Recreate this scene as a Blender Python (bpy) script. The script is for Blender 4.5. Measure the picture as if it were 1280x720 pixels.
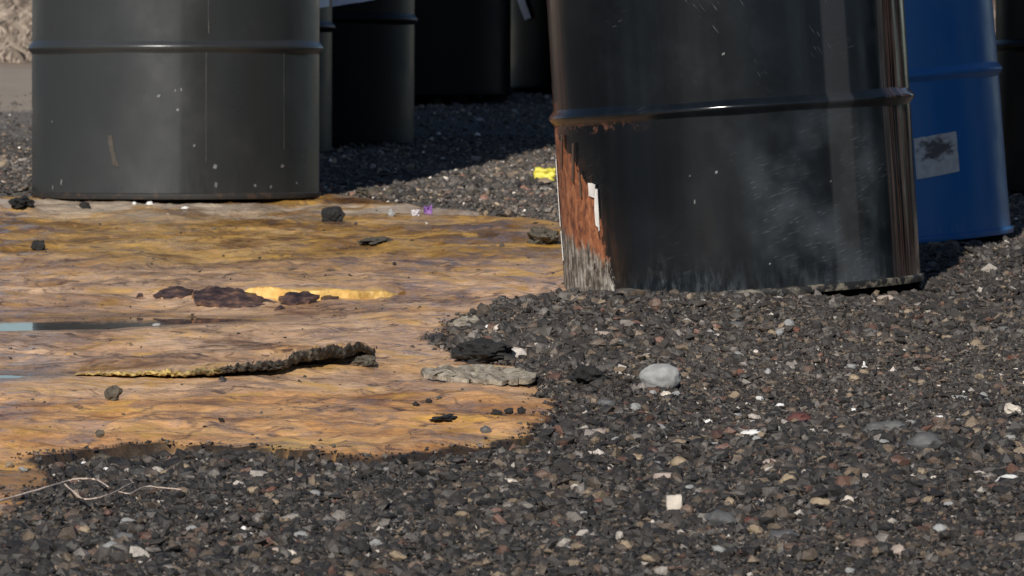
import bpy, bmesh, math, random
import numpy as np
from mathutils import Vector, Matrix, noise as mnoise

random.seed(7); rng = np.random.default_rng(11)
R = math.radians
for o in list(bpy.data.objects): bpy.data.objects.remove(o)
scene = bpy.context.scene
COL = scene.collection

# ------------------------------------------------------------------ camera
F = 7780.0            # focal length in pixels of a 1280 px wide picture
HORIZ = 0.0          # true horizon row
CAMZ = (368.0 - HORIZ) / F * 10.0
SLOPE = (HORIZ + 228.0) / F
PITCH = math.atan((360.0 - HORIZ) / F)
cam = bpy.data.cameras.new('camera'); camo = bpy.data.objects.new('camera', cam); COL.objects.link(camo)
camo.location = (0, 0, CAMZ); camo.rotation_euler = (math.pi / 2 - PITCH, 0, 0)
cam.sensor_width = 36; cam.lens = F / 1280 * 36; cam.clip_start = 0.1; cam.clip_end = 2000
cam.dof.use_dof = True; cam.dof.focus_distance = 8.6; cam.dof.aperture_fstop = 32
scene.camera = camo

# ------------------------------------------------------------------ sky, sun, exposure
SUN_AZ, SUN_EL = 13.0, 31.0
world = bpy.data.worlds.new('World'); scene.world = world; world.use_nodes = True
wn = world.node_tree; bg = wn.nodes['Background']
sky = wn.nodes.new('ShaderNodeTexSky'); sky.sky_type = 'NISHITA'; sky.sun_disc = False
sky.sun_elevation = R(SUN_EL); sky.sun_rotation = R(180 + SUN_AZ)
sky.air_density = 0.8; sky.dust_density = 0.3; sky.ozone_density = 2.2
wn.links.new(sky.outputs[0], bg.inputs[0]); bg.inputs[1].default_value = 0.062
sun = bpy.data.lights.new('sun', 'SUN'); suno = bpy.data.objects.new('sun', sun); COL.objects.link(suno)
sun.energy = 4.9; sun.angle = R(0.5); sun.color = (1.0, 0.95, 0.88)
sd_ = Vector((math.sin(R(SUN_AZ)) * math.cos(R(SUN_EL)), math.cos(R(SUN_AZ)) * math.cos(R(SUN_EL)), -math.sin(R(SUN_EL))))
suno.rotation_euler = sd_.to_track_quat('-Z', 'Y').to_euler()
vs = scene.view_settings
vs.view_transform = 'Standard'; vs.look = 'None'; vs.exposure = 0.0; vs.gamma = 1.0; vs.use_curve_mapping = False

# ------------------------------------------------------------------ pixel geometry
CP, SP = math.cos(PITCH), math.sin(PITCH)
def ray(px, py):
    a, b = (px - 640.0) / F, -(py - 360.0) / F
    v = np.array([a, CP + b * SP, -SP + b * CP]); return v / v[1]          # unit in y
def at(px, py, depth):
    r = ray(px, py); return np.array([r[0] * depth, depth, CAMZ + r[2] * depth])
def plane_z(y):
    return SLOPE * (np.minimum(np.maximum(y, 3.0), 19.7) - 10.0)
def on_plane(px, py):
    r = ray(px, py); d = (CAMZ + SLOPE * 10.0) / (SLOPE - r[2]); return np.array([r[0] * d, d])

# ------------------------------------------------------------------ noise in numpy
_tab = rng.random((256, 256))
def vnoise(x, y, s):
    x = np.asarray(x, float) * s + 1000; y = np.asarray(y, float) * s + 1000
    xi = np.floor(x).astype(int); yi = np.floor(y).astype(int); fx = x - xi; fy = y - yi
    fx = fx * fx * (3 - 2 * fx); fy = fy * fy * (3 - 2 * fy)
    t = lambda a, b: _tab[a % 256, b % 256]
    return (t(xi, yi) * (1 - fx) + t(xi + 1, yi) * fx) * (1 - fy) + (t(xi, yi + 1) * (1 - fx) + t(xi + 1, yi + 1) * fx) * fy - 0.5
def fbm(x, y, s, o=4):
    return sum(vnoise(x + 7.3 * k, y - 3.1 * k, s * 2 ** k) / 2 ** k for k in range(o))
def sstep(a, b, v):
    t = np.clip((v - a) / (b - a), 0, 1); return t * t * (3 - 2 * t)
def poly_sd(poly, x, y):                       # signed distance, positive inside
    x = np.asarray(x, float); y = np.asarray(y, float)
    d = np.full(x.shape, 1e9); ins = np.zeros(x.shape, bool); n = len(poly)
    for i in range(n):
        ax, ay = poly[i]; bx, by = poly[(i + 1) % n]; ex, ey = bx - ax, by - ay
        t = np.clip(((x - ax) * ex + (y - ay) * ey) / (ex * ex + ey * ey + 1e-12), 0, 1)
        d = np.minimum(d, (x - ax - t * ex) ** 2 + (y - ay - t * ey) ** 2)
        c = (ay > y) != (by > y)
        with np.errstate(divide='ignore', invalid='ignore'):
            ins ^= c & (x < ex * (y - ay) / (ey if abs(ey) > 1e-9 else 1e-9) + ax)
    return np.where(ins, 1, -1) * np.sqrt(d)

SLAB_PX = [(-420, 255), (20, 246), (400, 240), (450, 244), (560, 256), (620, 266), (700, 277), (760, 300), (760, 368), (700, 374), (640, 386),
           (575, 403), (560, 425), (585, 448), (650, 456), (678, 475), (694, 500), (702, 522), (678, 541), (620, 553), (560, 563), (470, 568), (380, 562), (300, 558),
           (200, 556), (110, 561), (58, 572), (52, 585), (66, 603), (52, 622), (20, 638), (-60, 652), (-420, 700)]
SLAB = [tuple(on_plane(*p)) for p in SLAB_PX]
PUD_PX = [(-200, 397), (38, 397), (150, 395), (250, 397), (330, 400), (290, 403), (210, 407), (120, 412), (38, 414), (-200, 416)]
def level_pool(outline):
    z = float(SLOPE * (on_plane(0, max(p[1] for p in outline))[1] - 10)); out = []
    for a, b in outline:
        r = ray(a, b); d = (z - CAMZ) / r[2]; out.append((r[0] * d, d))
    return out, z
POOLS = [level_pool(q) for q in (PUD_PX, [(-200, 468), (10, 468), (50, 470), (20, 473), (-200, 475)])]

def slab_sd(x, y):
    return poly_sd(SLAB, x, y) + 0.035 * fbm(x, y, 7, 3) + 0.012 * vnoise(x, y, 45)
def slab_z(x, y):
    rid = 0.5 - np.abs(fbm(x + 1.7, y, 11, 3)); rid2 = 0.5 - np.abs(fbm(x, y + 4.1, 27, 3))
    nz = 0.010 * fbm(x, y, 3.1, 2) + 0.006 * vnoise(x + 3, y * 1.3, 9) + 0.014 * (rid - .33) + 0.0044 * (rid2 - .33) + 0.0016 * fbm(x, y, 60, 2)
    z = plane_z(y) + nz
    for P, pz in POOLS:
        s = poly_sd(P, x, y); rimz = pz + .0016 + .12 * nz * (1 - sstep(-.2, 0, s)); z = z + (rimz - z) * sstep(-.26, -.012, s)
        z = z + (pz - .004 - z) * sstep(-.010, .010, s + .03 * fbm(x, y, 11, 3))
    return z
# gravel heaps: (px, py, radius x, radius y, height)
MOUNDS = [(700, 415, .14, .55, .026), (800, 392, .26, .35, .018), (745, 470, .09, .25, .016), (610, 440, .06, .2, .012),
          (1000, 380, .32, .4, .012), (1230, 330, .25, .5, .02), (640, 262, .16, .5, .02), (690, 292, .05, .25, .03), (10, 235, .12, .7, .03),
          (560, 250, .2, .3, .012), (860, 560, .2, .3, .008), (200, 640, .25, .25, .008), (1100, 620, .2, .2, .008)]
MW = [(*on_plane(a, b), rx, ry, h) for a, b, rx, ry, h in MOUNDS]
def gravel_z(x, y):
    z = plane_z(y) - 0.012 + 0.012 * fbm(x, y, 2.3, 2) + 0.006 * fbm(x, y, 13, 3)
    z = z + .003 * sstep(9.2, 8.4, y) * np.exp(-np.abs(poly_sd(SLAB, x, y)) / .07)
    for mx, my, rx, ry, h in MW:
        z = z + h * np.exp(-((x - mx) / rx) ** 2 - ((y - my) / ry) ** 2)
    return z
def top_z(x, y):
    s = slab_sd(np.asarray(x, float), np.asarray(y, float)); return np.where(s > 0, slab_z(x, y), gravel_z(x, y))
_D = np.linspace(5.2, 22, 3400)
def G(px, py):                                 # first hit of the pixel's ray with the modelled ground
    r = ray(px, py); x = r[0] * _D; z = CAMZ + r[2] * _D; h = top_z(x, _D)
    i = int(np.argmax(z <= h)); d = _D[i]; return np.array([r[0] * d, d, float(h[i])])
def scale_at(y): return F / y                  # px per metre

# ------------------------------------------------------------------ helpers: materials
class NT:
    def __init__(s, name):
        s.m = bpy.data.materials.new(name); s.m.use_nodes = True; s.t = s.m.node_tree
        s.b = s.t.nodes['Principled BSDF']; s.oc = None
    def n(s, typ): return s.t.nodes.new(typ)
    def put(s, sock, v):
        if isinstance(v, bpy.types.NodeSocket): s.t.links.new(v, sock)
        elif isinstance(v, (tuple, list)) and sock.type == 'RGBA': sock.default_value = (*v[:3], 1)
        else: sock.default_value = v
    def obj(s):
        if s.oc is None: s.oc = s.n('ShaderNodeTexCoord')
        return s.oc.outputs['Object']
    def sep(s, v): x = s.n('ShaderNodeSeparateXYZ'); s.put(x.inputs[0], v); return x.outputs
    def comb(s, a, b, c):
        x = s.n('ShaderNodeCombineXYZ'); [s.put(x.inputs[i], v) for i, v in enumerate((a, b, c))]; return x.outputs[0]
    def math(s, op, a, b=0.0, clamp=False):
        x = s.n('ShaderNodeMath'); x.operation = op; x.use_clamp = clamp; s.put(x.inputs[0], a); s.put(x.inputs[1], b); return x.outputs[0]
    def mr(s, v, a, b, c=0.0, d=1.0, smooth=True):
        x = s.n('ShaderNodeMapRange'); x.interpolation_type = 'SMOOTHSTEP' if smooth else 'LINEAR'
        for i, q in enumerate((v, a, b, c, d)): s.put(x.inputs[i], q)
        return x.outputs[0]
    def noise(s, v=None, scale=5.0, det=4.0, rough=0.55, dist=0.0, col=False):
        x = s.n('ShaderNodeTexNoise'); s.put(x.inputs['Vector'], v if v is not None else s.obj())
        for k, q in (('Scale', scale), ('Detail', det), ('Roughness', rough), ('Distortion', dist)): s.put(x.inputs[k], q)
        return x.outputs['Color' if col else 'Fac']
    def voro(s, v=None, scale=5.0, feature='F1', out='Distance', rand=1.0):
        x = s.n('ShaderNodeTexVoronoi'); x.feature = feature; s.put(x.inputs['Vector'], v if v is not None else s.obj())
        s.put(x.inputs['Scale'], scale); s.put(x.inputs['Randomness'], rand); return x.outputs[out]
    def scl(s, v, a, b, c):
        x = s.n('ShaderNodeVectorMath'); x.operation = 'MULTIPLY'; s.put(x.inputs[0], v); x.inputs[1].default_value = (a, b, c); return x.outputs[0]
    def mix(s, f, a, b, mode='MIX'):
        x = s.n('ShaderNodeMix'); x.data_type = 'RGBA'; x.blend_type = mode
        s.put(x.inputs[0], f); s.put(x.inputs[6], a); s.put(x.inputs[7], b); return x.outputs[2]
    def ramp(s, f, stops):
        x = s.n('ShaderNodeValToRGB'); s.put(x.inputs[0], f); e = x.color_ramp.elements
        while len(e) < len(stops): e.new(0.5)
        for el, (p, c) in zip(e, stops): el.position = p; el.color = (*c, 1) if len(c) == 3 else c
        return x.outputs[0]
    def attr(s, name): x = s.n('ShaderNodeAttribute'); x.attribute_name = name; return x.outputs['Color']
    def bump(s, h, strength=0.5, dist=0.01, normal=None):
        x = s.n('ShaderNodeBump'); s.put(x.inputs['Height'], h); x.inputs['Strength'].default_value = strength; x.inputs['Distance'].default_value = dist
        if normal is not None: s.put(x.inputs['Normal'], normal)
        return x.outputs[0]
    def set(s, **k):
        for a, v in k.items(): s.put(s.b.inputs[{'base': 'Base Color', 'rough': 'Roughness', 'metal': 'Metallic', 'normal': 'Normal', 'ior': 'IOR', 'spec': 'Specular IOR Level', 'coat': 'Coat Weight', 'coatr': 'Coat Roughness'}[a]], v)
        return s.m

def g3(v): return (v, v, v)

# ------------------------------------------------------------------ helpers: objects
def link(name, me, mat=None, parent=None, smooth=False, sharp=None):
    o = bpy.data.objects.new(name, me); COL.objects.link(o)
    if mat is not None and len(me.materials) == 0: me.materials.append(mat)
    me.polygons.foreach_set('use_smooth', np.full(len(me.polygons), bool(smooth)))
    if sharp: me.set_sharp_from_angle(angle=R(sharp))
    if parent is not None: o.parent = parent
    return o
def tag(o, label, cat, group=None):
    o['label'] = label; o['category'] = cat
    if group: o['group'] = group
    return o
def mesh_np(name, V, Fc):
    """V (n,3); Fc (m,k) equal sized faces"""
    me = bpy.data.meshes.new(name); V = np.ascontiguousarray(V, np.float32); Fc = np.ascontiguousarray(Fc, np.int32)
    m, k = Fc.shape
    me.vertices.add(len(V)); me.vertices.foreach_set('co', V.ravel())
    me.loops.add(m * k); me.loops.foreach_set('vertex_index', Fc.ravel())
    me.polygons.add(m); me.polygons.foreach_set('loop_start', np.arange(0, m * k, k, dtype=np.int32))
    me.update(calc_edges=True); return me
def grid_faces(nx, ny):
    i = np.arange(nx - 1)[:, None] * ny + np.arange(ny - 1)[None, :]; i = i.ravel()
    return np.stack([i, i + ny, i + ny + 1, i + 1], 1)
def point_attr(me, name, arr):
    a = me.attributes.new(name, 'FLOAT_COLOR', 'POINT'); c = np.ones((len(arr), 4), np.float32)
    if arr.ndim == 1: c[:, :3] = arr[:, None]
    else: c[:, :3] = arr
    a.data.foreach_set('color', c.ravel())

# ================================================================== GROUND
def axis(parts):
    out = []
    for a, b, n in parts: out.append(np.linspace(a, b, n, endpoint=False))
    return np.concatenate(out + [[parts[-1][1]]])
gx = axis([(-400, -40, 9), (-40, -6, 10), (-6, -1.6, 12), (-1.6, 1.8, 150), (1.8, 6, 12), (6, 40, 10), (40, 400, 9)])
gy = axis([(-300, -40, 8), (-40, 0, 12), (0, 5.2, 14), (5.2, 11, 280), (11, 17, 160), (17, 20, 40), (20, 36, 40), (36, 600, 12)])
X, Y = np.meshgrid(gx, gy, indexing='ij')
Z = gravel_z(X, Y); ssd = slab_sd(X, Y)
Z = np.where(ssd > -0.02, Z - 0.05 * sstep(0.0, 0.06, ssd), Z)
Z = Z + np.where(Y > 19.7, 0.30 * sstep(19.7, 31, Y) + 0.05 * fbm(X, Y, 0.35, 3) * sstep(19.7, 22, Y) , 0)
Z = np.where(Y > 36, 0.30 * 1 + plane_z(Y) - 0.02, Z)
gme = mesh_np('ground', np.stack([X.ravel(), Y.ravel(), Z.ravel()], 1), grid_faces(len(gx), len(gy)))
n = NT('ground_soil'); o_ = n.obj(); sx, sy, sz = n.sep(o_)
wob = n.math('ADD', sy, n.mr(n.noise(scale=1.6, det=3), 0, 1, -0.9, 0.9, False))
lft = n.math('MAXIMUM', n.mr(n.math('ADD', sx, n.mr(n.noise(scale=.8), 0, 1, -.3, .3, False)), -.85, -1.15), n.mr(sy, 18.2, 19.2)); far = n.math('MULTIPLY', n.mr(wob, 14.6, 15.6), lft); sand = n.math('MULTIPLY', n.mr(wob, 16.0, 16.8), lft); west = n.mr(sx, 5.0, 2.0); brush = n.math('MULTIPLY', n.mr(wob, 19.2, 19.9), west); sand = n.math('MULTIPLY', sand, west); far = n.math('MULTIPLY', far, west)
c = n.ramp(n.noise(scale=160, det=5, rough=0.7), [(0.3, g3(.012)), (0.5, (.03, .028, .026)), (0.62, (.055, .05, .045)), (0.75, (.12, .1, .08))])
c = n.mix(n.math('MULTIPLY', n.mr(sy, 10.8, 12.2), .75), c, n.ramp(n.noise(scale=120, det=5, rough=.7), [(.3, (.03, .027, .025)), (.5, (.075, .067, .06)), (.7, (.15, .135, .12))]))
c = n.mix(far, c, n.mix(n.noise(scale=40), (.09, .085, .08), (.17, .15, .13)))
c = n.mix(sand, c, n.mix(n.noise(scale=12, det=6), (.22, .18, .14), (.33, .275, .22)))
c = n.mix(brush, c, n.mix(n.noise(scale=6, det=6), (.13, .075, .05), (.28, .21, .14)))
gm = n.set(base=c, rough=0.85, normal=n.bump(n.noise(scale=220, det=6, rough=0.7), 0.8, 0.004))
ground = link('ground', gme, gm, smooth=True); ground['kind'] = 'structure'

# unseen hill ring added beside and behind the viewer to darken drum reflections
ang = np.radians(np.linspace(48, 322, 160)); ring = np.array([150., 175., 205., 240., 300.]); prof = np.array([0, .45, .85, 1.0, .2])
A, Q = np.meshgrid(ang, np.arange(5), indexing='ij'); hh = (17 + 16 * fbm(A * 5, A * 0, 1.0, 4)) * np.clip(np.minimum(A - ang[0], ang[-1] - A) / .2, 0, 1)
rad = ring[Q] + 14 * fbm(A * 7, Q * 1.0, 1.3, 3)
hme = mesh_np('added_hills', np.stack([(np.sin(A) * rad).ravel(), (np.cos(A) * rad).ravel(), (-.6 + hh * prof[Q]).ravel()], 1), grid_faces(160, 5))
n = NT('added_hill_scrub'); added_hills = link('added_hills', hme, n.set(base=n.ramp(n.noise(scale=.25, det=6, rough=.7), [(.35, (.05, .045, .033)), (.6, (.14, .115, .085))]), rough=.9), smooth=True); added_hills['kind'] = 'structure'

# ================================================================== HARDENED SPILL SHEET
sxs = np.arange(-1.75, 0.42, 0.0085); sys_ = np.concatenate([np.arange(5.9, 8.4, 0.010), np.arange(8.4, 13.2, 0.013)])
X, Y = np.meshgrid(sxs, sys_, indexing='ij'); S = slab_sd(X, Y); Z = slab_z(X, Y)
edge = sstep(0.03, -0.004, S)
Z = Z - 0.003 * edge - 0.07 * sstep(0.002, -0.010, S)
V = np.stack([X.ravel(), Y.ravel(), Z.ravel()], 1); Fc = grid_faces(len(sxs), len(sys_)); keep = (S.ravel()[Fc] > -0.03).all(1); Fc = Fc[keep]
used = np.unique(Fc); remap = np.full(len(V), -1); remap[used] = np.arange(len(used))
sme = mesh_np('spill_sheet', V[used], remap[Fc])
e = sstep(0.020, 0.007, S + 0.010 * fbm(X, Y, 24, 3))
STAIN = [tuple(on_plane(*p)) for p in [(-200, 588), (10, 580), (52, 578), (60, 598), (40, 610), (8, 614), (-200, 616)]]
e = np.maximum(e, .6 * sstep(-.03, .05, poly_sd(STAIN, X, Y) + .16 * fbm(X, Y, 11, 3)))
for PP, _z in POOLS: e = np.maximum(e, .5 * sstep(-.10, .0, poly_sd(PP, X, Y) + .08 * fbm(X, Y, 13, 3)))
e = e.ravel()[used]; point_attr(sme, 'edge', e)

def crust_colour(n):
    """banded ochre, tan, pinkish and violet-brown crust; returns colour, wetness"""
    o_ = n.obj(); sx, sy, sz = n.sep(o_)
    wob = n.math('ADD', sy, n.mr(n.noise(scale=2.2, det=3), 0, 1, -0.8, 0.8, False))
    back = n.mr(wob, 10.2, 11.0); front = n.mr(wob, 8.75, 8.1)
    n1 = n.math('ADD', n.math('MULTIPLY', n.noise(scale=2.4, det=3, rough=0.5, dist=1.0), .72), n.math('MULTIPLY', n.noise(scale=13, det=7, rough=0.62, dist=0.6), .28))
    n2 = n.noise(n.scl(o_, 1, 1, 0), 6.5, 8, 0.66, 1.3); n3 = n.noise(n.comb(n.math('ADD', sx, 5.0), sy, 0.0), 15, 8, 0.68, 1.2)
    mid = n.ramp(n1, [(.32, (.27, .18, .135)), (.44, (.50, .31, .185)), (.55, (.64, .43, .275)), (.66, (.63, .36, .145))])
    fr = n.ramp(n1, [(.32, (.40, .21, .10)), (.44, (.64, .33, .12)), (.55, (.70, .40, .18)), (.66, (.60, .38, .11))])
    bk = n.ramp(n1, [(.32, (.10, .052, .016)), (.44, (.25, .13, .03)), (.55, (.43, .245, .062)), (.66, (.56, .36, .16))])
    c = n.mix(front, mid, fr); c = n.mix(back, c, bk)
    c = n.mix(n.math('MULTIPLY', n.mr(n2, .52, .60), n.mr(back, 0, 1, .52, .35)), c, (.31, .21, .175))
    c = n.mix(n.math('MULTIPLY', n.mr(n2, .44, .37), .65), c, (.60, .345, .075))
    c = n.mix(n.math('MULTIPLY', n.mr(n3, .56, .63), .8), c, (.12, .072, .05))
    c = n.mix(n.math('MULTIPLY', n.mr(n3, .43, .35), .65), c, (.70, .39, .15))
    wv = n.n('ShaderNodeVectorMath'); wv.operation = 'ADD'; n.put(wv.inputs[0], o_); n.put(wv.inputs[1], n.scl(n.noise(scale=6, det=4, col=True), .16, .16, 0))
    ck = n.math('MULTIPLY', n.mr(n.voro(n.scl(wv.outputs[0], 1, 1, 0), 4.2, 'DISTANCE_TO_EDGE'), .022, .004), n.mr(n.noise(scale=2.1, det=2), .48, .6)); c = n.mix(n.math('MULTIPLY', ck, .5), c, (.09, .055, .04))
    sandy = n.math('MULTIPLY', n.mr(sy, 11.6, 12.2), n.mr(n.noise(scale=3.3, det=4), .47, .55))
    c = n.mix(n.math('MULTIPLY', sandy, .9), c, (.50, .41, .32))
    sp = n.noise(scale=70, det=4, rough=0.7)
    c = n.mix(n.math('MULTIPLY', n.mr(sp, .66, .73), .8), c, (.05, .03, .022))
    c = n.mix(1.0, c, n.ramp(n.noise(scale=45, det=6, rough=.7), [(.3, g3(.74)), (.52, g3(1.0)), (.72, g3(1.16))]), 'MULTIPLY')
    bl = n.noise(n.comb(sx, n.math('ADD', sy, 3.7), 0.0), 4.3, 7, .68, .9)
    c = n.mix(1.0, c, n.ramp(bl, [(.34, (.42, .34, .26)), (.44, (.80, .76, .72)), (.52, g3(1.0)), (.7, (1.10, 1.06, 1.0))]), 'MULTIPLY')
    return c, n2
n = NT('spill_crust'); c, w = crust_colour(n)
ed = n.attr('edge'); c = n.mix(n.math('MULTIPLY', ed, .96), c, (.02, .017, .014))
h = n.math('ADD', n.noise(scale=55, det=7, rough=.62), n.math('MULTIPLY', n.noise(scale=14, det=4, dist=.7), 1.4))
slab_m = n.set(base=c, rough=n.mr(w, .42, .58, .48, .17), normal=n.bump(h, .40, .011))
slab = link('spill_sheet', sme, slab_m, smooth=True)
tag(slab, 'orange and ochre hardened spill crust spread over the gravel beside the drums', 'spill')

# puddles
n = NT('still_water'); wm = n.set(base=(.03, .02, .012), rough=.025, ior=1.33, normal=n.bump(n.noise(scale=30, det=2), .012, .01))
for (P, pz), lab in zip(POOLS, ('long thin puddle mirroring the sky on the orange crust', 'short sliver of water on the crust at left edge')):
    pts = []
    for i in range(len(P)):
        a, b = np.array(P[i]), np.array(P[(i + 1) % len(P)])
        for t in np.linspace(0, 1, 8, endpoint=False):
            q = a + (b - a) * t; pts.append((q[0] + .012 * vnoise(q[0], q[1], 22), q[1] + .03 * vnoise(q[0] + 9, q[1], 18), pz))
    me = bpy.data.meshes.new('puddle'); me.from_pydata(pts, [], [list(range(len(pts)))])
    w = link('puddle', me, wm); w['kind'] = 'structure'; w['label'] = lab

# ================================================================== DRUMS
RB, RH = 0.291, 0.299
HOOPS = (0.303, 0.590)
def revolve(name, prof, seg=96, dent=0.0, cap=False):
    a = np.linspace(0, 2 * np.pi, seg, endpoint=False); prof = np.array(prof, float)
    U, r = np.meshgrid(a, prof[:, 0], indexing='ij'); _, z = np.meshgrid(a, prof[:, 1], indexing='ij')
    if dent: r = r + dent * (np.sin(U * 3 + z * 5) * .5 + np.sin(U * 7 - z * 11 + 1.3) * .3 + np.sin(U * 11 + z * 17) * .2)
    V = np.stack([r * np.sin(U), -r * np.cos(U), z], 2).reshape(-1, 3); k = len(prof)
    i = np.arange(seg)[:, None] * k + np.arange(k - 1)[None]; j = ((np.arange(seg)[:, None] + 1) % seg) * k + np.arange(k - 1)[None]
    return mesh_np(name, V, np.stack([i, j, j + 1, i + 1], 2).reshape(-1, 4))
def hoop_profile(zc):
    return [(RB - .002 + (RH - RB + .002) * math.exp(-(t * 2.1) ** 2), zc + t * .021) for t in np.linspace(-1, 1, 19)]
BODY = revolve('body', [(RB, z) for z in np.linspace(.013, .868, 46)], 120, .0011)
HOOP = [revolve('rolling_hoop', hoop_profile(z), 120) for z in HOOPS]
CHIME_B = revolve('bottom_chime', [(RB - .03, .012), (RB + .0005, .013), (RB + .004, .011), (RB + .0045, .006), (RB + .003, .001), (RB - .004, .0), (RB - .006, .008)], 96)
CHIME_T = revolve('top_chime', [(RB - .004, .862), (RB + .003, .864), (RB + .0045, .870), (RB + .004, .877), (RB, .880), (RB - .006, .878), (RB - .007, .864)], 96)
LID = revolve('lid', [(RB - .006, .866), (RB - .03, .862), (.2, .863), (.1, .863), (.001, .8635)], 96)
BUNG = revolve('bung', [(.001, .884), (.02, .884), (.026, .881), (.027, .866), (.03, .862)], 24)
BUNG.transform(Matrix.Translation((.18, .06, 0)))
def drum(px_c, py_front, depth_c, mat, label, lean=0.0, base=None, spin=0.0, lid_mat=None, chime_mat=None, x=None):
    root = bpy.data.objects.new('steel_drum', None); COL.objects.link(root); root.empty_display_size = .1
    if base is None:
        p = at(px_c, py_front, depth_c - RB); root.location = ((px_c - 640) / F * depth_c, depth_c, p[2])
    else: root.location = base
    root.rotation_euler = (-.018, lean, spin)
    tag(root, label, 'drum', 'steel drums standing on the yard')
    P = {}
    def part(name, me, m):
        me2 = me.copy(); me2.materials.clear()
        P[name] = link(name, me2, m, root, True, 50); return P[name]
    part('body', BODY, mat); part('rolling_hoop', HOOP[0], mat); part('rolling_hoop', HOOP[1], mat)
    part('bottom_chime', CHIME_B, chime_mat or mat); part('top_chime', CHIME_T, mat)
    l = part('lid', LID, lid_mat or mat); b = part('bung', BUNG, lid_mat or mat); b.parent = l
    root['r'] = 0; del root['r']
    return root, P

def cyl_coords(n):
    sx, sy, sz = n.sep(n.obj()); u = n.math('ARCTAN2', sx, n.math('MULTIPLY', sy, -1.0)); return u, sz
def paint(name, base, rough=.28, dust=(.10, .095, .085), dust_amt=.25, streak=.5, chips=True, extra=None, painted_reflection=None, spec=.5):
    n = NT(name); u, z = cyl_coords(n)
    uv = n.comb(n.math('MULTIPLY', u, RB), z, 0.0)
    st = n.noise(n.scl(uv, 60, 1.6, 1), 1, 4, .6); st2 = n.noise(n.scl(uv, 14, .9, 1), 1, 3, .55)
    cl = n.noise(n.scl(uv, 7, 7, 1), 1, 5, .6)
    d = n.math('MULTIPLY', n.mr(st2, .42, .66), n.mr(st, .3, .7, .35, 1)); d = n.math('MULTIPLY', d, streak)
    d = n.math('ADD', d, n.math('MULTIPLY', n.mr(cl, .45, .75), dust_amt), True)
    low = n.math('MULTIPLY', n.mr(z, .09, .0), n.mr(n.noise(n.scl(uv, 90, 14, 1), 1, 4, .7), .4, .7)); d = n.math('MAXIMUM', d, n.math('MULTIPLY', low, .7))
    c = n.mix(n.math('MULTIPLY', d, .5), base, dust)
    rg = n.math('ADD', n.mr(cl, .3, .7, rough - .06, rough + .08), n.math('MULTIPLY', d, .15))
    hb = n.noise(n.scl(uv, 30, 12, 1), 1, 4, .5)
    if painted_reflection:                                   # brighter reflection on one side, painted into the base colour
        ub, amt, col = painted_reflection
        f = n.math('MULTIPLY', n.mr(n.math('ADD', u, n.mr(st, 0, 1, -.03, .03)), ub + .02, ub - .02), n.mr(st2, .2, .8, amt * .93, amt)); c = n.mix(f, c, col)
    if chips:
        v = n.voro(n.scl(uv, 55, 40, 1), 1); sel = n.mr(n.noise(n.scl(uv, 9, 9, 1), 1, 2), .60, .66)
        ch = n.math('MULTIPLY', n.mr(v, .13, .09), sel); c = n.mix(ch, c, (.42, .4, .37))
    if extra: c, rg = extra(n, u, z, uv, c, rg)
    return n.set(base=c, rough=rg, spec=spec, normal=n.bump(hb, .10, .004))

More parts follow.
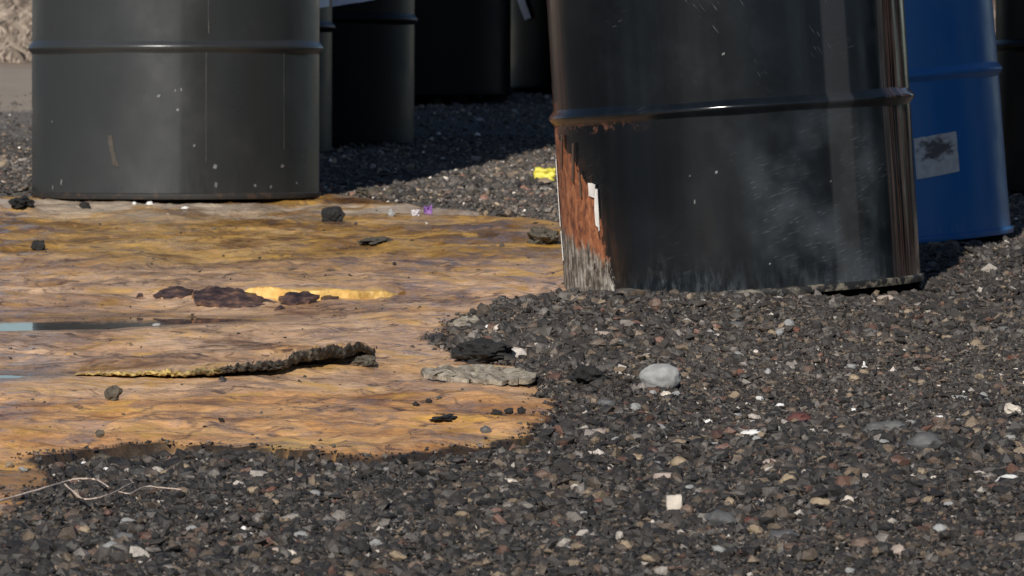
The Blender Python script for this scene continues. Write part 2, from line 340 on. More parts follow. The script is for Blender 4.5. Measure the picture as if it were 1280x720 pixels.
def front_extra(n, u, z, uv, c, rg):
    # brown vertical streaks on the right flank
    s1 = n.noise(n.scl(uv, 170, 2.2, 1), 1, 4, .6)
    f = n.math('MULTIPLY', n.mr(u, .93, 1.02), n.mr(u, 1.45, 1.3)); f = n.math('MULTIPLY', f, n.mr(s1, .42, .6)); c = n.mix(n.math('MULTIPLY', f, .8), c, (.105, .062, .047))
    fl = n.math('MULTIPLY', n.mr(u, -1.12, -1.32), n.math('MULTIPLY', n.mr(z, .27, .30), n.mr(s1, .3, .55))); c = n.mix(n.math('MULTIPLY', fl, .75), c, (.075, .042, .03))
    hr = n.math('MULTIPLY', n.mr(u, -1.28, -1.42), n.math('MULTIPLY', n.mr(z, .270, .280), n.mr(z, .335, .325))); c = n.mix(n.math('MULTIPLY', hr, .8), c, (.15, .06, .03))
    # pale vertical reflection band, painted into the colour
    f2 = n.math('MULTIPLY', n.mr(u, .50, .525), n.mr(u, .69, .665)); c = n.mix(n.math('MULTIPLY', f2, .28), c, (.06, .06, .062))
    # scuffs and scratches: thin slanted dashes, thick towards the lower right
    rot = n.n('ShaderNodeVectorRotate'); rot.rotation_type = 'Z_AXIS'; n.put(rot.inputs['Vector'], uv); rot.inputs['Angle'].default_value = R(-14)
    sc = n.noise(n.scl(rot.outputs[0], 42, 290, 1), 1, 3, .55, .3); dens = n.noise(n.scl(uv, 8, 8, 1), 1, 3)
    reg = n.math('MULTIPLY', n.math('MULTIPLY', n.mr(u, -.15, .25), n.mr(u, 1.0, .7)), n.mr(z, .34, .2, .0, 1.0))
    th = n.math('MULTIPLY', n.mr(sc, .56, .74), n.mr(n.math('ADD', dens, n.math('MULTIPLY', reg, .22)), .58, .74)); c = n.mix(n.math('MULTIPLY', th, .26), c, (.16, .18, .20))
    rot2 = n.n('ShaderNodeVectorRotate'); rot2.rotation_type = 'Z_AXIS'; n.put(rot2.inputs['Vector'], uv); rot2.inputs['Angle'].default_value = R(58)
    sc2 = n.noise(n.scl(rot2.outputs[0], 30, 330, 1), 1, 2, .5, .2); up = n.math('MULTIPLY', n.mr(z, .28, .36), n.math('MULTIPLY', n.mr(u, -.5, -.2), n.mr(u, .7, .4)))
    th2 = n.math('MULTIPLY', n.math('MULTIPLY', n.mr(sc2, .64, .74), up), n.mr(dens, .5, .6)); c = n.mix(n.math('MULTIPLY', th2, .4), c, (.2, .21, .22))
    haze = n.math('MULTIPLY', reg, n.mr(dens, .35, .7)); c = n.mix(n.math('MULTIPLY', haze, .36), c, (.10, .118, .13))
    # abraded foot
    ft = n.noise(n.scl(uv, 75, 24, 1), 1, 6, .7); top = n.mr(n.noise(n.scl(uv, 16, 2, 1), 1, 4, .6), .3, .7, .005, .065)
    foot = n.math('MULTIPLY', n.mr(n.math('SUBTRACT', top, z), -.03, .03), n.mr(ft, .45, .68)); c = n.mix(n.math('MULTIPLY', n.math('MULTIPLY', foot, n.mr(dens, .35, .65, .3, 1)), .27), c, (.17, .185, .195))
    # peeled, rusted flank on the left
    zz = n.math('ADD', z, n.mr(n.noise(n.scl(uv, 45, 30, 1), 1, 4, .65), 0, 1, -.03, .03, False))
    cr = n.ramp(n.math('MULTIPLY', zz, 1 / .32), [(0, g3(.76)), (.06, g3(.76)), (.22, g3(.70)), (.40, g3(.655)), (.57, g3(.63)), (.60, g3(.57)), (.72, g3(.45)), (.82, g3(.29)), (.92, g3(.08)), (1, g3(.0))])
    ub = n.math('SUBTRACT', n.sep(cr)[0], 1.57)    # boundary angle, stored + 1.57
    ub = n.math('ADD', ub, n.mr(n.noise(n.scl(uv, 120, 50, 1), 1, 5, .7), 0, 1, -.10, .10, False))
    rust = n.math('MULTIPLY', n.mr(n.math('SUBTRACT', ub, u), -.006, .006), n.mr(u, -2.3, -2.2))
    rc = n.ramp(n.noise(n.scl(uv, 70, 34, 1), 1, 6, .7, .6), [(.28, (.02, .011, .009)), (.40, (.105, .036, .017)), (.52, (.25, .085, .033)), (.68, (.40, .18, .085))])
    gs = n.noise(n.scl(uv, 150, 16, 1), 1, 6, .75, .4)
    gs2 = n.noise(n.scl(uv, 60, 40, 1), 1, 5, .7, .8); gc = n.ramp(n.math('ADD', n.math('MULTIPLY', gs, .6), n.math('MULTIPLY', gs2, .4)), [(.38, g3(.012)), (.46, (.07, .058, .046)), (.53, (.22, .195, .16)), (.62, (.48, .45, .4))])
    gl = n.math('ADD', z, n.mr(n.noise(n.scl(uv, 55, 12, 1), 1, 4, .7), 0, 1, -.05, .05, False))
    gl = n.math('ADD', gl, n.mr(u, -1.5, -.8, -.015, .05, False))
    gm_ = n.mr(gl, .125, .105)
    halo = n.math('MULTIPLY', n.math('MULTIPLY', n.mr(n.math('SUBTRACT', ub, u), -.16, .0), n.mr(n.noise(n.scl(uv, 80, 14, 1), 1, 4, .6), .42, .62)), n.mr(z, .02, .06)); c = n.mix(n.math('MULTIPLY', halo, .5), c, (.06, .028, .018))
    rc = n.mix(gm_, rc, gc); isl = n.noise(n.scl(uv, 75, 45, 1), 1, 5, .65, .5); rust = n.math('MULTIPLY', rust, n.mr(isl, .34, .40)); c = n.mix(rust, c, rc)
    # rust bleeding below the hoop
    hb = n.math('MULTIPLY', n.math('MULTIPLY', n.mr(z, .272, .283), n.mr(z, .298, .290)), n.math('MULTIPLY', n.mr(u, -.45, -.9), n.mr(n.noise(n.scl(uv, 45, 45, 1), 1, 5, .7), .48, .6)))
    c = n.mix(n.math('MULTIPLY', hb, .8), c, (.10, .038, .02))
    rg = n.mix(n.math('MAXIMUM', rust, hb), rg, g3(.85)); rg = n.mix(n.math('MULTIPLY', th, .5), rg, g3(.6))
    return c, rg
M_black = paint('black_drum_paint', (.0035, .0046, .006), .16, (.036, .047, .058), .12, .16, False, front_extra)
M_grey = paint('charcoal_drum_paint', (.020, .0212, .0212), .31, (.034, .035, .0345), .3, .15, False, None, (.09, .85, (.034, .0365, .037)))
M_blue = paint('blue_drum_paint', (.014, .15, .42), .34, (.15, .24, .38), .3, .25, True)
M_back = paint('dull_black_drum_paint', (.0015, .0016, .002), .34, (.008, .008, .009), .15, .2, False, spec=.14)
M_lid = paint('drum_lid_paint', (.02, .02, .021), .35, (.1, .1, .09), .3, .2, False)
n = NT('worn_chime_paint'); c_ = n.mix(n.mr(n.noise(scale=60, det=5), .45, .62), (.014, .014, .014), (.17, .15, .115)); M_chime = n.set(base=c_, rough=.5)
M_chime_rust = NT('rusty_chime'); M_chime_rust = M_chime_rust.set(base=M_chime_rust.mix(M_chime_rust.mr(M_chime_rust.noise(scale=50, det=5), .52, .68), (.016, .015, .014), (.05, .03, .018)), rough=.7)

def cyl_patch(parent, name, mat, pts, off=.0016, thick=.0008, sub=6, curl=None, flat=None):
    """thin sheet hugging the drum: pts = outline quad [(u,z)...4], bilinear grid; curl lifts one edge"""
    g = sub + 1; V = []
    for lay in (off + thick, off):
        for i in range(g):
            for j in range(g):
                a, b = i / sub, j / sub; q = [(1 - a) * (1 - b), a * (1 - b), a * b, (1 - a) * b]
                uu = sum(w * p[0] for w, p in zip(q, pts)); zz = sum(w * p[1] for w, p in zip(q, pts))
                jig = .0012 * mnoise.noise((uu * 30, zz * 120, len(V) * 0 + 3)); r = RB + lay
                if curl: r += curl * a ** 2
                V.append((r * math.sin(uu + (jig * 3 if i in (0, sub) else 0)), -r * math.cos(uu), zz + (jig if j in (0, sub) else 0)))
    N = g * g; Fq = []
    for i in range(sub):
        for j in range(sub):
            a = i * g + j; Fq.append((a, a + g, a + g + 1, a + 1)); Fq.append((N + a, N + a + 1, N + a + g + 1, N + a + g))
    ring = [i * g for i in range(sub)] + [sub * g + j for j in range(sub)] + [(sub - i) * g + sub for i in range(sub)] + [sub - j for j in range(sub)]
    for k in range(len(ring)):
        a, b = ring[k], ring[(k + 1) % len(ring)]; Fq.append((a, N + a, N + b, b))
    me = bpy.data.meshes.new(name); me.from_pydata(V, [], Fq); me.update(); return link(name, me, mat, parent)
def simple(name, col, rough=.6, var=.25, scale=40, bump=.3, bd=.003, spec=.5):
    n = NT(name); f = n.noise(scale=scale, det=5, rough=.65)
    dark = tuple(v * (1 - var) for v in col); lite = tuple(min(v * (1 + var), .9) for v in col)
    return n.set(base=n.ramp(f, [(.3, dark), (.7, lite)]), rough=rough, spec=spec, normal=n.bump(n.noise(scale=scale * 2.5, det=5, rough=.65), bump, bd))
M_white = simple('white_paint_chip', (.72, .7, .66), .5, .15)
M_speck = simple('dull_paint_speck', (.13, .13, .125), .6, .3)

# left charcoal drum on the crust, with unseen drums added above it for shade
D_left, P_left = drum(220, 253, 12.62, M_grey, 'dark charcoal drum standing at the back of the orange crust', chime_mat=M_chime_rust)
bl = D_left.location
def px_on_drum(root, px, py):
    """angle and height on an upright drum for a picture point"""
    y0 = root.location.y - RB * .9; p = at(px, py, y0); dx = (p[0] - root.location.x * y0 / root.location.y) / RB
    return math.asin(max(-.99, min(.99, dx))), p[2] - root.location.z
for (px, py, w, hh) in [(40.5, 141, 2.2, 9), (70, 155, 1.5, 3), (83, 231, 2.2, 8), (71, 238, 2, 6), (208, 123, 4, 3.5), (229, 116, 2.2, 4), (236, 115, 2.5, 5), (232, 140, 4, 3.5),
                        (278, 211, 5, 6), (279, 234, 4, 7), (360, 211, 4, 4), (327, 235, 3, 4), (346, 237, 2.5, 4), (252, 185, 2.5, 3), (377, 233, 2.5, 3)]:
    u0, z0 = px_on_drum(D_left, px, py); du, dz = w / 610 / RB * .5 / max(.15, math.cos(u0)), hh / 610 * .5
    cyl_patch(D_left, 'paint_speck', M_speck, [(u0 - du, z0 - dz * .6), (u0 + du * .5, z0 - dz), (u0 + du, z0 + dz * .5), (u0 - du * .3, z0 + dz)], .0006, .0006, 3)
M_drip = simple('pale_drip', (.042, .042, .04), .5, .3)
for px, y0, y1 in ((267, 66, 205), (362, 64, 190), (270, 0, 45)):
    u0, z1 = px_on_drum(D_left, px, y0); _, z0 = px_on_drum(D_left, px, y1)
    cyl_patch(D_left, 'drip_streak', M_drip, [(u0 - .0035, z0), (u0 - .001, z0), (u0 + .002, z1), (u0 - .003, z1)], .0005, .0006, 5)
M_scuff = simple('brown_scuff', (.05, .042, .033), .7, .4)
for q in ([(143, 172), (149, 172), (152, 195), (147, 193)], [(148, 192), (153, 193), (158, 212), (150, 210)]):
    cyl_patch(D_left, 'scuff_mark', M_scuff, [px_on_drum(D_left, *p) for p in q], .0004, .0004, 4)
for k, l in enumerate(('unseen charcoal drum added for shade on top of the drum at the back of the crust', 'unseen topmost charcoal drum added for shade to the stack on the crust')):
    drum(0, 0, 0, M_grey, l, base=(bl.x + .01, bl.y + .016 * (k + 1), bl.z + .881 * (k + 1)), spin=2.1 + k)  # unseen upper drums added to throw shade over the ground behind

# front black drum, leaning
D_front, P_front = drum(0, 0, 0, M_black, 'large black drum with rust-peeled left flank leaning in the gravel', lean=-.066, base=((930 - 640) / F * 10.16, 10.16, -.004), chime_mat=M_chime)
fl = [([(-.94, .128), (-.905, .124), (-.90, .186), (-.935, .188)], .001), ([(-.985, .176), (-.93, .172), (-.91, .194), (-.985, .197)], .002), ([(-.915, .118), (-.905, .120), (-.905, .150), (-.918, .145)], .001),
      ([(-1.53, .13), (-1.46, .128), (-1.46, .235), (-1.52, .238)], .0015), ([(-1.50, .07), (-1.44, .072), (-1.46, .12), (-1.52, .12)], .001)]
for q, cu in fl: cyl_patch(D_front, 'paint_flake', M_white, q, .0012, .0008, 7, cu)
M_curl = simple('lifted_paint_strip', (.09, .06, .045), .5, .3)
for q in ([(-1.16, .20), (-1.13, .20), (-1.10, .262), (-1.125, .262)], [(-1.07, .175), (-1.045, .175), (-1.05, .215), (-1.07, .215)], [(-1.33, .225), (-1.30, .22), (-1.25, .275), (-1.28, .277)]):
    cyl_patch(D_front, 'paint_strip', M_curl, q, .002, .001, 6, .002)
for px, py, w, hh in [(895, 212, 4, 4), (868, 247, 2, 6), (960, 330, 3, 2.4), (1038, 233, 2, 2), (905, 66, 4, 3), (862, 215, 2, 2)]:
    p = at(px, py, 9.95); dx = (p[0] - D_front.location.x - .058 * -(p[2])) / RB; u0 = math.asin(max(-.98, min(.98, dx))); du, dz = w / 770 / RB * .5, hh / 770 * .5
    cyl_patch(D_front, 'paint_speck', M_speck, [(u0 - du, p[2] - dz), (u0 + du * .6, p[2] - dz * .7), (u0 + du, p[2] + dz), (u0 - du * .5, p[2] + dz * .6)], .0006, .0005, 3)

# blue drum behind it
D_blue, P_blue = drum(0, 0, 0, M_blue, 'blue drum with a torn white label behind the front black drum', lean=-.085, base=((1068 - 640) / F * 11.48, 11.48, 0), spin=.0)
D_blue.location.z = at(1068, 315, 11.48 - RB)[2]
n = NT('smudged_label'); sx, sy, sz = n.sep(n.obj())
dx_ = n.math('DIVIDE', n.math('SUBTRACT', sx, .150), .030); dz_ = n.math('DIVIDE', n.math('SUBTRACT', sz, .168), .020)
dd = n.math('SQRT', n.math('ADD', n.math('MULTIPLY', dx_, dx_), n.math('MULTIPLY', dz_, dz_))); dd = n.math('ADD', dd, n.mr(n.noise(n.scl(n.obj(), 60, 60, 90), 1, 3, .5, .5), .2, .8, -.75, .75, False))
f = n.mr(dd, 1.3, .45)
M_lab2 = n.set(base=n.mix(n.math('MULTIPLY', f, .85), n.ramp(n.noise(scale=90), [(.3, (.5, .5, .48)), (.7, (.66, .66, .63))]), (.035, .03, .028)), rough=.6)
lab = cyl_patch(D_blue, 'paper_label', M_lab2, [(.38, .116), (.705, .124), (.705, .197), (.38, .190)], .0012, .0006, 10)
lab['label'] = 'torn white paper label with dark smudged marks'

for D, m, l in ((D_front, M_back, 'unseen black drum added for shade on top of the rust-flanked drum'), (D_blue, M_blue, 'unseen blue drum added for shade on top of the labelled blue drum')):
    ln = D.rotation_euler.y; drum(0, 0, 0, m, l, lean=ln, base=(D.location.x + .881 * math.sin(ln), D.location.y, D.location.z + .881 * math.cos(ln)), spin=1.3)  # unseen upper drums added so the blue drum and beyond fall in shade
# drums in the shade behind
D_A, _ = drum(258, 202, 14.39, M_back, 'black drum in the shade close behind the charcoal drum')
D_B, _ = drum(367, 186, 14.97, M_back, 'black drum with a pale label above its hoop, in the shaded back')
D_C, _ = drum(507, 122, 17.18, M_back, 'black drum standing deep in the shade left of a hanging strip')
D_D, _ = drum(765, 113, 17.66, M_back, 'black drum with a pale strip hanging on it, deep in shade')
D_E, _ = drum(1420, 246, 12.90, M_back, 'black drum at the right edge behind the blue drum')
for k, (x, y, l) in enumerate(((1.95, 12.0, 'unseen black drum added right of the frame for reflections, nearest of the outer row'), (2.3, 11.3, 'unseen black drum added right of the frame for reflections, second of the outer row'), (2.75, 10.6, 'unseen black drum added right of the frame for reflections, last of the outer row'))):
    drum(0, 0, 0, M_back, l, base=(x, y, float(plane_z(y)) - .01), spin=k * 1.7)  # outer row added out of view to darken the black drum's reflections
for D, l in ((D_A, 'unseen black drum added for shade above the drum close behind the charcoal one'), (D_B, 'unseen black drum added for shade above the pale-labelled drum')):
    drum(0, 0, 0, M_back, l, base=(D.location.x, D.location.y, D.location.z + .881), spin=1.0)  # unseen upper drums added to carry the shade to the rearmost drums
M_pale = simple('pale_label', (.75, .78, .84), .5, .1)
u1, u2 = math.asin((408 - 367) / 151), math.asin((470 - 367) / 151)
cyl_patch(D_B, 'paper_label', M_pale, [(u1, .327), (u2, .347), (u2, .46), (u1, .46)], .0012, .0006, 8)
u1 = math.asin((398 - 258) / 157.5); cyl_patch(D_A, 'paper_label', M_pale, [(u1, .345), (1.36, .35), (1.36, .46), (u1, .46)], .0012, .0006, 8)
ua = lambda p: math.asin((p - 765) / 128.)
cyl_patch(D_D, 'paper_strip', M_pale, [(ua(657.5), .193), (ua(666), .199), (ua(652), .30), (ua(642), .30)], .003, .0008, 6, .004)

# ================================================================== GRAVEL (uncountable)
DRUMS = [(d.location.x, d.location.y) for d in (D_left, D_front, D_blue, D_A, D_B, D_C, D_D, D_E)]
def palette(N):
    k = rng.random(N); base = np.zeros((N, 3)); v = rng.random((N, 1))
    def put(lo, hi, a, b):
        m = (k >= lo) & (k < hi); base[m] = np.array(a) * (1 - v[m]) + np.array(b) * v[m]
    put(0, .50, (.014, .0135, .0135), (.036, .034, .033)); put(.50, .76, (.028, .026, .024), (.062, .057, .052)); put(.76, .87, (.05, .041, .033), (.105, .085, .066))
    put(.87, .92, (.10, .08, .058), (.20, .16, .115)); put(.92, .94, (.07, .04, .03), (.14, .08, .06)); put(.94, .99, (.09, .086, .08), (.18, .17, .16)); put(.99, 1.01, (.25, .24, .22), (.5, .48, .45))
    return base
TET_V = np.array([(1, 1, 1), (-1, -1, 1), (-1, 1, -1), (1, -1, -1)], float) * .8; TET_F = np.array([(0, 2, 1), (0, 1, 3), (0, 3, 2), (1, 2, 3)])
OCT_V = np.array([(1, 0, 0), (-1, 0, 0), (0, 1, 0), (0, -1, 0), (0, 0, 1), (0, 0, -1)], float)
OCT_F = np.array([(0, 2, 4), (2, 1, 4), (1, 3, 4), (3, 0, 4), (2, 0, 5), (1, 2, 5), (3, 1, 5), (0, 3, 5)])
ph = (1 + 5 ** .5) / 2
ICO_V = np.array([(-1, ph, 0), (1, ph, 0), (-1, -ph, 0), (1, -ph, 0), (0, -1, ph), (0, 1, ph), (0, -1, -ph), (0, 1, -ph), (ph, 0, -1), (ph, 0, 1), (-ph, 0, -1), (-ph, 0, 1)]) / math.sqrt(1 + ph * ph)
ICO_F = np.array([(0, 11, 5), (0, 5, 1), (0, 1, 7), (0, 7, 10), (0, 10, 11), (1, 5, 9), (5, 11, 4), (11, 10, 2), (10, 7, 6), (7, 1, 8), (3, 9, 4), (3, 4, 2), (3, 2, 6), (3, 6, 8), (3, 8, 9), (4, 9, 5), (2, 4, 11), (6, 2, 10), (8, 6, 7), (9, 8, 1)])
def rocks(P, rad, bv, bf, jit):
    N = len(P); k = len(bv)
    v = bv[None] * (1 + jit * (rng.random((N, k, 1)) - .5)) + (rng.random((N, k, 3)) - .5) * jit * .6
    v = v * (rad[:, None, None]) * (np.array([.6, .6, .35]) + rng.random((N, 1, 3)) * np.array([1.1, .9, .75]))
    a = rng.random(N) * 6.283; t = rng.normal(0, .5, N); b = rng.random(N) * 6.283
    def rz(a):
        m = np.zeros((N, 3, 3)); m[:, 0, 0] = np.cos(a); m[:, 0, 1] = -np.sin(a); m[:, 1, 0] = np.sin(a); m[:, 1, 1] = np.cos(a); m[:, 2, 2] = 1; return m
    rx = np.zeros((N, 3, 3)); rx[:, 0, 0] = 1; rx[:, 1, 1] = np.cos(t); rx[:, 1, 2] = -np.sin(t); rx[:, 2, 1] = np.sin(t); rx[:, 2, 2] = np.cos(t)
    v = np.einsum('nij,nkj->nki', rz(a) @ rx @ rz(b), v) + P[:, None, :]
    f = bf[None] + (np.arange(N) * k)[:, None, None]
    return v.reshape(-1, 3), f.reshape(-1, 3)
def scatter(y0, y1, dens, margin, on_slab=0.0):
    w1 = .0823 * y1 + margin; N = int((y1 - y0) * 2 * w1 * dens)
    x = (rng.random(N) * 2 - 1) * w1; y = y0 + (y1 - y0) * rng.random(N)
    keep = np.abs(x) < .0823 * y + margin; x, y = x[keep], y[keep]
    s = slab_sd(x, y) + rng.normal(0, .006, len(x))
    gzz = gravel_z(x, y) - .05 * sstep(0, .06, s); heap = gzz > slab_z(x, y) - .001; s = np.where(heap, np.minimum(s, -1e-4), s)
    pr = np.where(s < 0.0, 1.0, on_slab + .45 * np.exp(-np.maximum(s, 0) / .011)); keep = rng.random(len(x)) < pr
    for dx, dy in DRUMS: keep &= (x - dx) ** 2 + (y - dy) ** 2 > (RB - .004) ** 2
    pxx = 640 + x / y * F; hid = ((y > 10.35) & (pxx > 705) & (pxx < 1135)) | ((y > 12.9) & (pxx > 50) & (pxx < 390)) | ((y > 15.2) & (pxx > 50)); keep &= (x > -.9 + .1 * vnoise(x, y, 3)) | (y < 14.2) | (rng.random(len(x)) < np.exp(-(y - 14.2) / .6)); keep &= ~hid | (rng.random(len(x)) < .22)
    x, y, s = x[keep], y[keep], s[keep]
    s0 = slab_sd(x, y); return x, y, np.where(s < 0, gravel_z(x, y) - .05 * sstep(0, .06, s0), slab_z(x, y)), s
PX, PR = [], []
for y0, y1, dens, med, mg in ((5.95, 7.0, 110000, .00145, .02), (7.0, 8.2, 93000, .00155, .02), (8.2, 10.4, 74000, .00165, .02), (10.4, 12.2, 40000, .0022, .04), (12.2, 17.5, 26000, .0017, .05)):
    x, y, z, s = scatter(y0, y1, dens, mg, .0022)
    r = med * np.exp(rng.normal(0, .64, len(x))); r = np.minimum(r, med * 5.2); r = np.where(s > 0, r * .55, r * (1 + .7 * fbm(x, y, 1.7, 2)))
    PX.append(np.stack([x, y, z + r * (rng.random(len(x)) * .9 - .15)], 1)); PR.append(r)
for y0, y1, dens, mg in ((5.0, 8, 3000, .8), (8, 14, 1500, .8)):   # looser cover beyond the frame edges
    x, y, z, s = scatter(y0, y1, dens, mg, .0); k = np.abs(x) > .0823 * y + .02; x, y, z = x[k], y[k], z[k]
    r = .006 * np.exp(rng.normal(0, .35, len(x))); PX.append(np.stack([x, y, z], 1)); PR.append(r)
P = np.concatenate(PX); rr = np.concatenate(PR)
big = rr > np.quantile(rr, .965); tiny = rr < np.quantile(rr, .78); mid_ = ~big & ~tiny
v0, f0 = rocks(P[tiny], rr[tiny] * 1.15, TET_V, TET_F, .5); v1, f1 = rocks(P[mid_], rr[mid_], OCT_V, OCT_F, .55); v2, f2 = rocks(P[big], rr[big], ICO_V, ICO_F, .5)
dustf = np.clip(.42 + 1.1 * fbm(P[:, 0], P[:, 1], 1.1, 3) + .3 * sstep(7.6, 8.8, P[:, 1]) * sstep(.0, .35, P[:, 0]) - .4 * sstep(7.8, 6.8, P[:, 1]), 0, 1)[:, None]
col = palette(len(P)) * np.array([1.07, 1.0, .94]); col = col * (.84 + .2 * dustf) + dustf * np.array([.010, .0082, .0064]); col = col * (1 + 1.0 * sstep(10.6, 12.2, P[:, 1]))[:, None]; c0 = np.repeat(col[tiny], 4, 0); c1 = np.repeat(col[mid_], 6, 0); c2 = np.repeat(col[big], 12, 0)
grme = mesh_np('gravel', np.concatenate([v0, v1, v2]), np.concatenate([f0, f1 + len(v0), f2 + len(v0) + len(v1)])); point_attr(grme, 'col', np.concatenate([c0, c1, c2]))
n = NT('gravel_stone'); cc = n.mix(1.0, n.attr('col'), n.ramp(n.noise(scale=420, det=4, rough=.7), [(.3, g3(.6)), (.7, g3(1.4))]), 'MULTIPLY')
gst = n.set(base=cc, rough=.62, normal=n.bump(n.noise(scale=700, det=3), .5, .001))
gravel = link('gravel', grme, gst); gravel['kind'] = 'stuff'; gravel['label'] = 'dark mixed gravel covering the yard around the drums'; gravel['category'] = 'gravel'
print('gravel stones', len(P), 'tris', len(f0) + len(f1) + len(f2))

# ================================================================== SINGLE STONES
_ico = {}
def ico(sub):
    if sub not in _ico:
        bm = bmesh.new(); bmesh.ops.create_icosphere(bm, subdivisions=sub, radius=1); bm.verts.ensure_lookup_table()
        _ico[sub] = (np.array([v.co[:] for v in bm.verts]), np.array([[v.index for v in f.verts] for f in bm.faces])); bm.free()
    return _ico[sub]
def stone(name, px, py, w, h, mat, label, cat='stone', d=None, rough=.25, sub=3, square=0.0, yaw=None, group=None, sink=.2, seed=None, freq=1.6):
    """px,py = middle of its foot in the picture; w,h = size in picture px"""
    p = G(px, py); s = scale_at(p[1]); W, H = w / s, h / s; Dp = d if d else W * .8
    v, f = ico(sub); v = v.copy(); sd = random.random() * 50 if seed is None else seed
    if square: q = np.abs(v).max(1, keepdims=True); v = v * (1 - square) + v / q * .85 * square
    k = np.array([1 + rough * (mnoise.noise((a * freq + sd, b * freq, c * freq)) + .5 * mnoise.noise((a * freq * 2.3, b * freq * 2.3 + sd, c * freq * 2.3)) + .3 * mnoise.noise((a * freq * 5, b * freq * 5 + sd, c * freq * 5))) for a, b, c in v])
    v = v * k[:, None]; v = (v - (v.max(0) + v.min(0)) / 2) / ((v.max(0) - v.min(0)) / 2)
    v = v * np.array([W / 2, Dp / 2, H / 2 * (1 + sink)])
    me = mesh_np(name, v, f); o = link(name, me, mat, None, sub >= 3, 38)
    o.location = (p[0], p[1] + Dp * .3, p[2] + H / 2 * (1 - sink)); o.rotation_euler = (0, random.uniform(-.08, .08) if yaw is None else yaw, 0)
    return tag(o, label, cat, group)
MS = {k: simple('stone_' + k, c, r, va, sc, 1.0 if k in ('dark', 'mud', 'grey') else .5, .006 if k in ('dark', 'mud', 'grey') else .002) for k, c, r, va, sc in (
    ('pale_grey', (.27, .27, .262), .75, .22, 70), ('cream', (.52, .46, .385), .75, .2, 60), ('tan', (.25, .19, .125), .7, .25, 70), ('white', (.66, .65, .62), .6, .15, 60), ('grey', (.13, .13, .125), .7, .3, 60),
    ('rust', (.14, .062, .04), .75, .3, 70), ('red', (.10, .035, .03), .7, .3, 60), ('pinkish', (.31, .25, .21), .7, .2, 60), ('slate', (.085, .085, .085), .65, .25, 60), ('dark', (.018, .017, .016), .75, .5, 90), ('brown', (.12, .08, .06), .7, .3, 60), ('mud', (.10, .085, .062), .85, .45, 80))}
big_stone = stone('stone', 825, 486, 53, 31, MS['pale_grey'], 'large rounded pale grey stone lying alone in the gravel', d=.045, rough=.16, sub=4, freq=1.1)
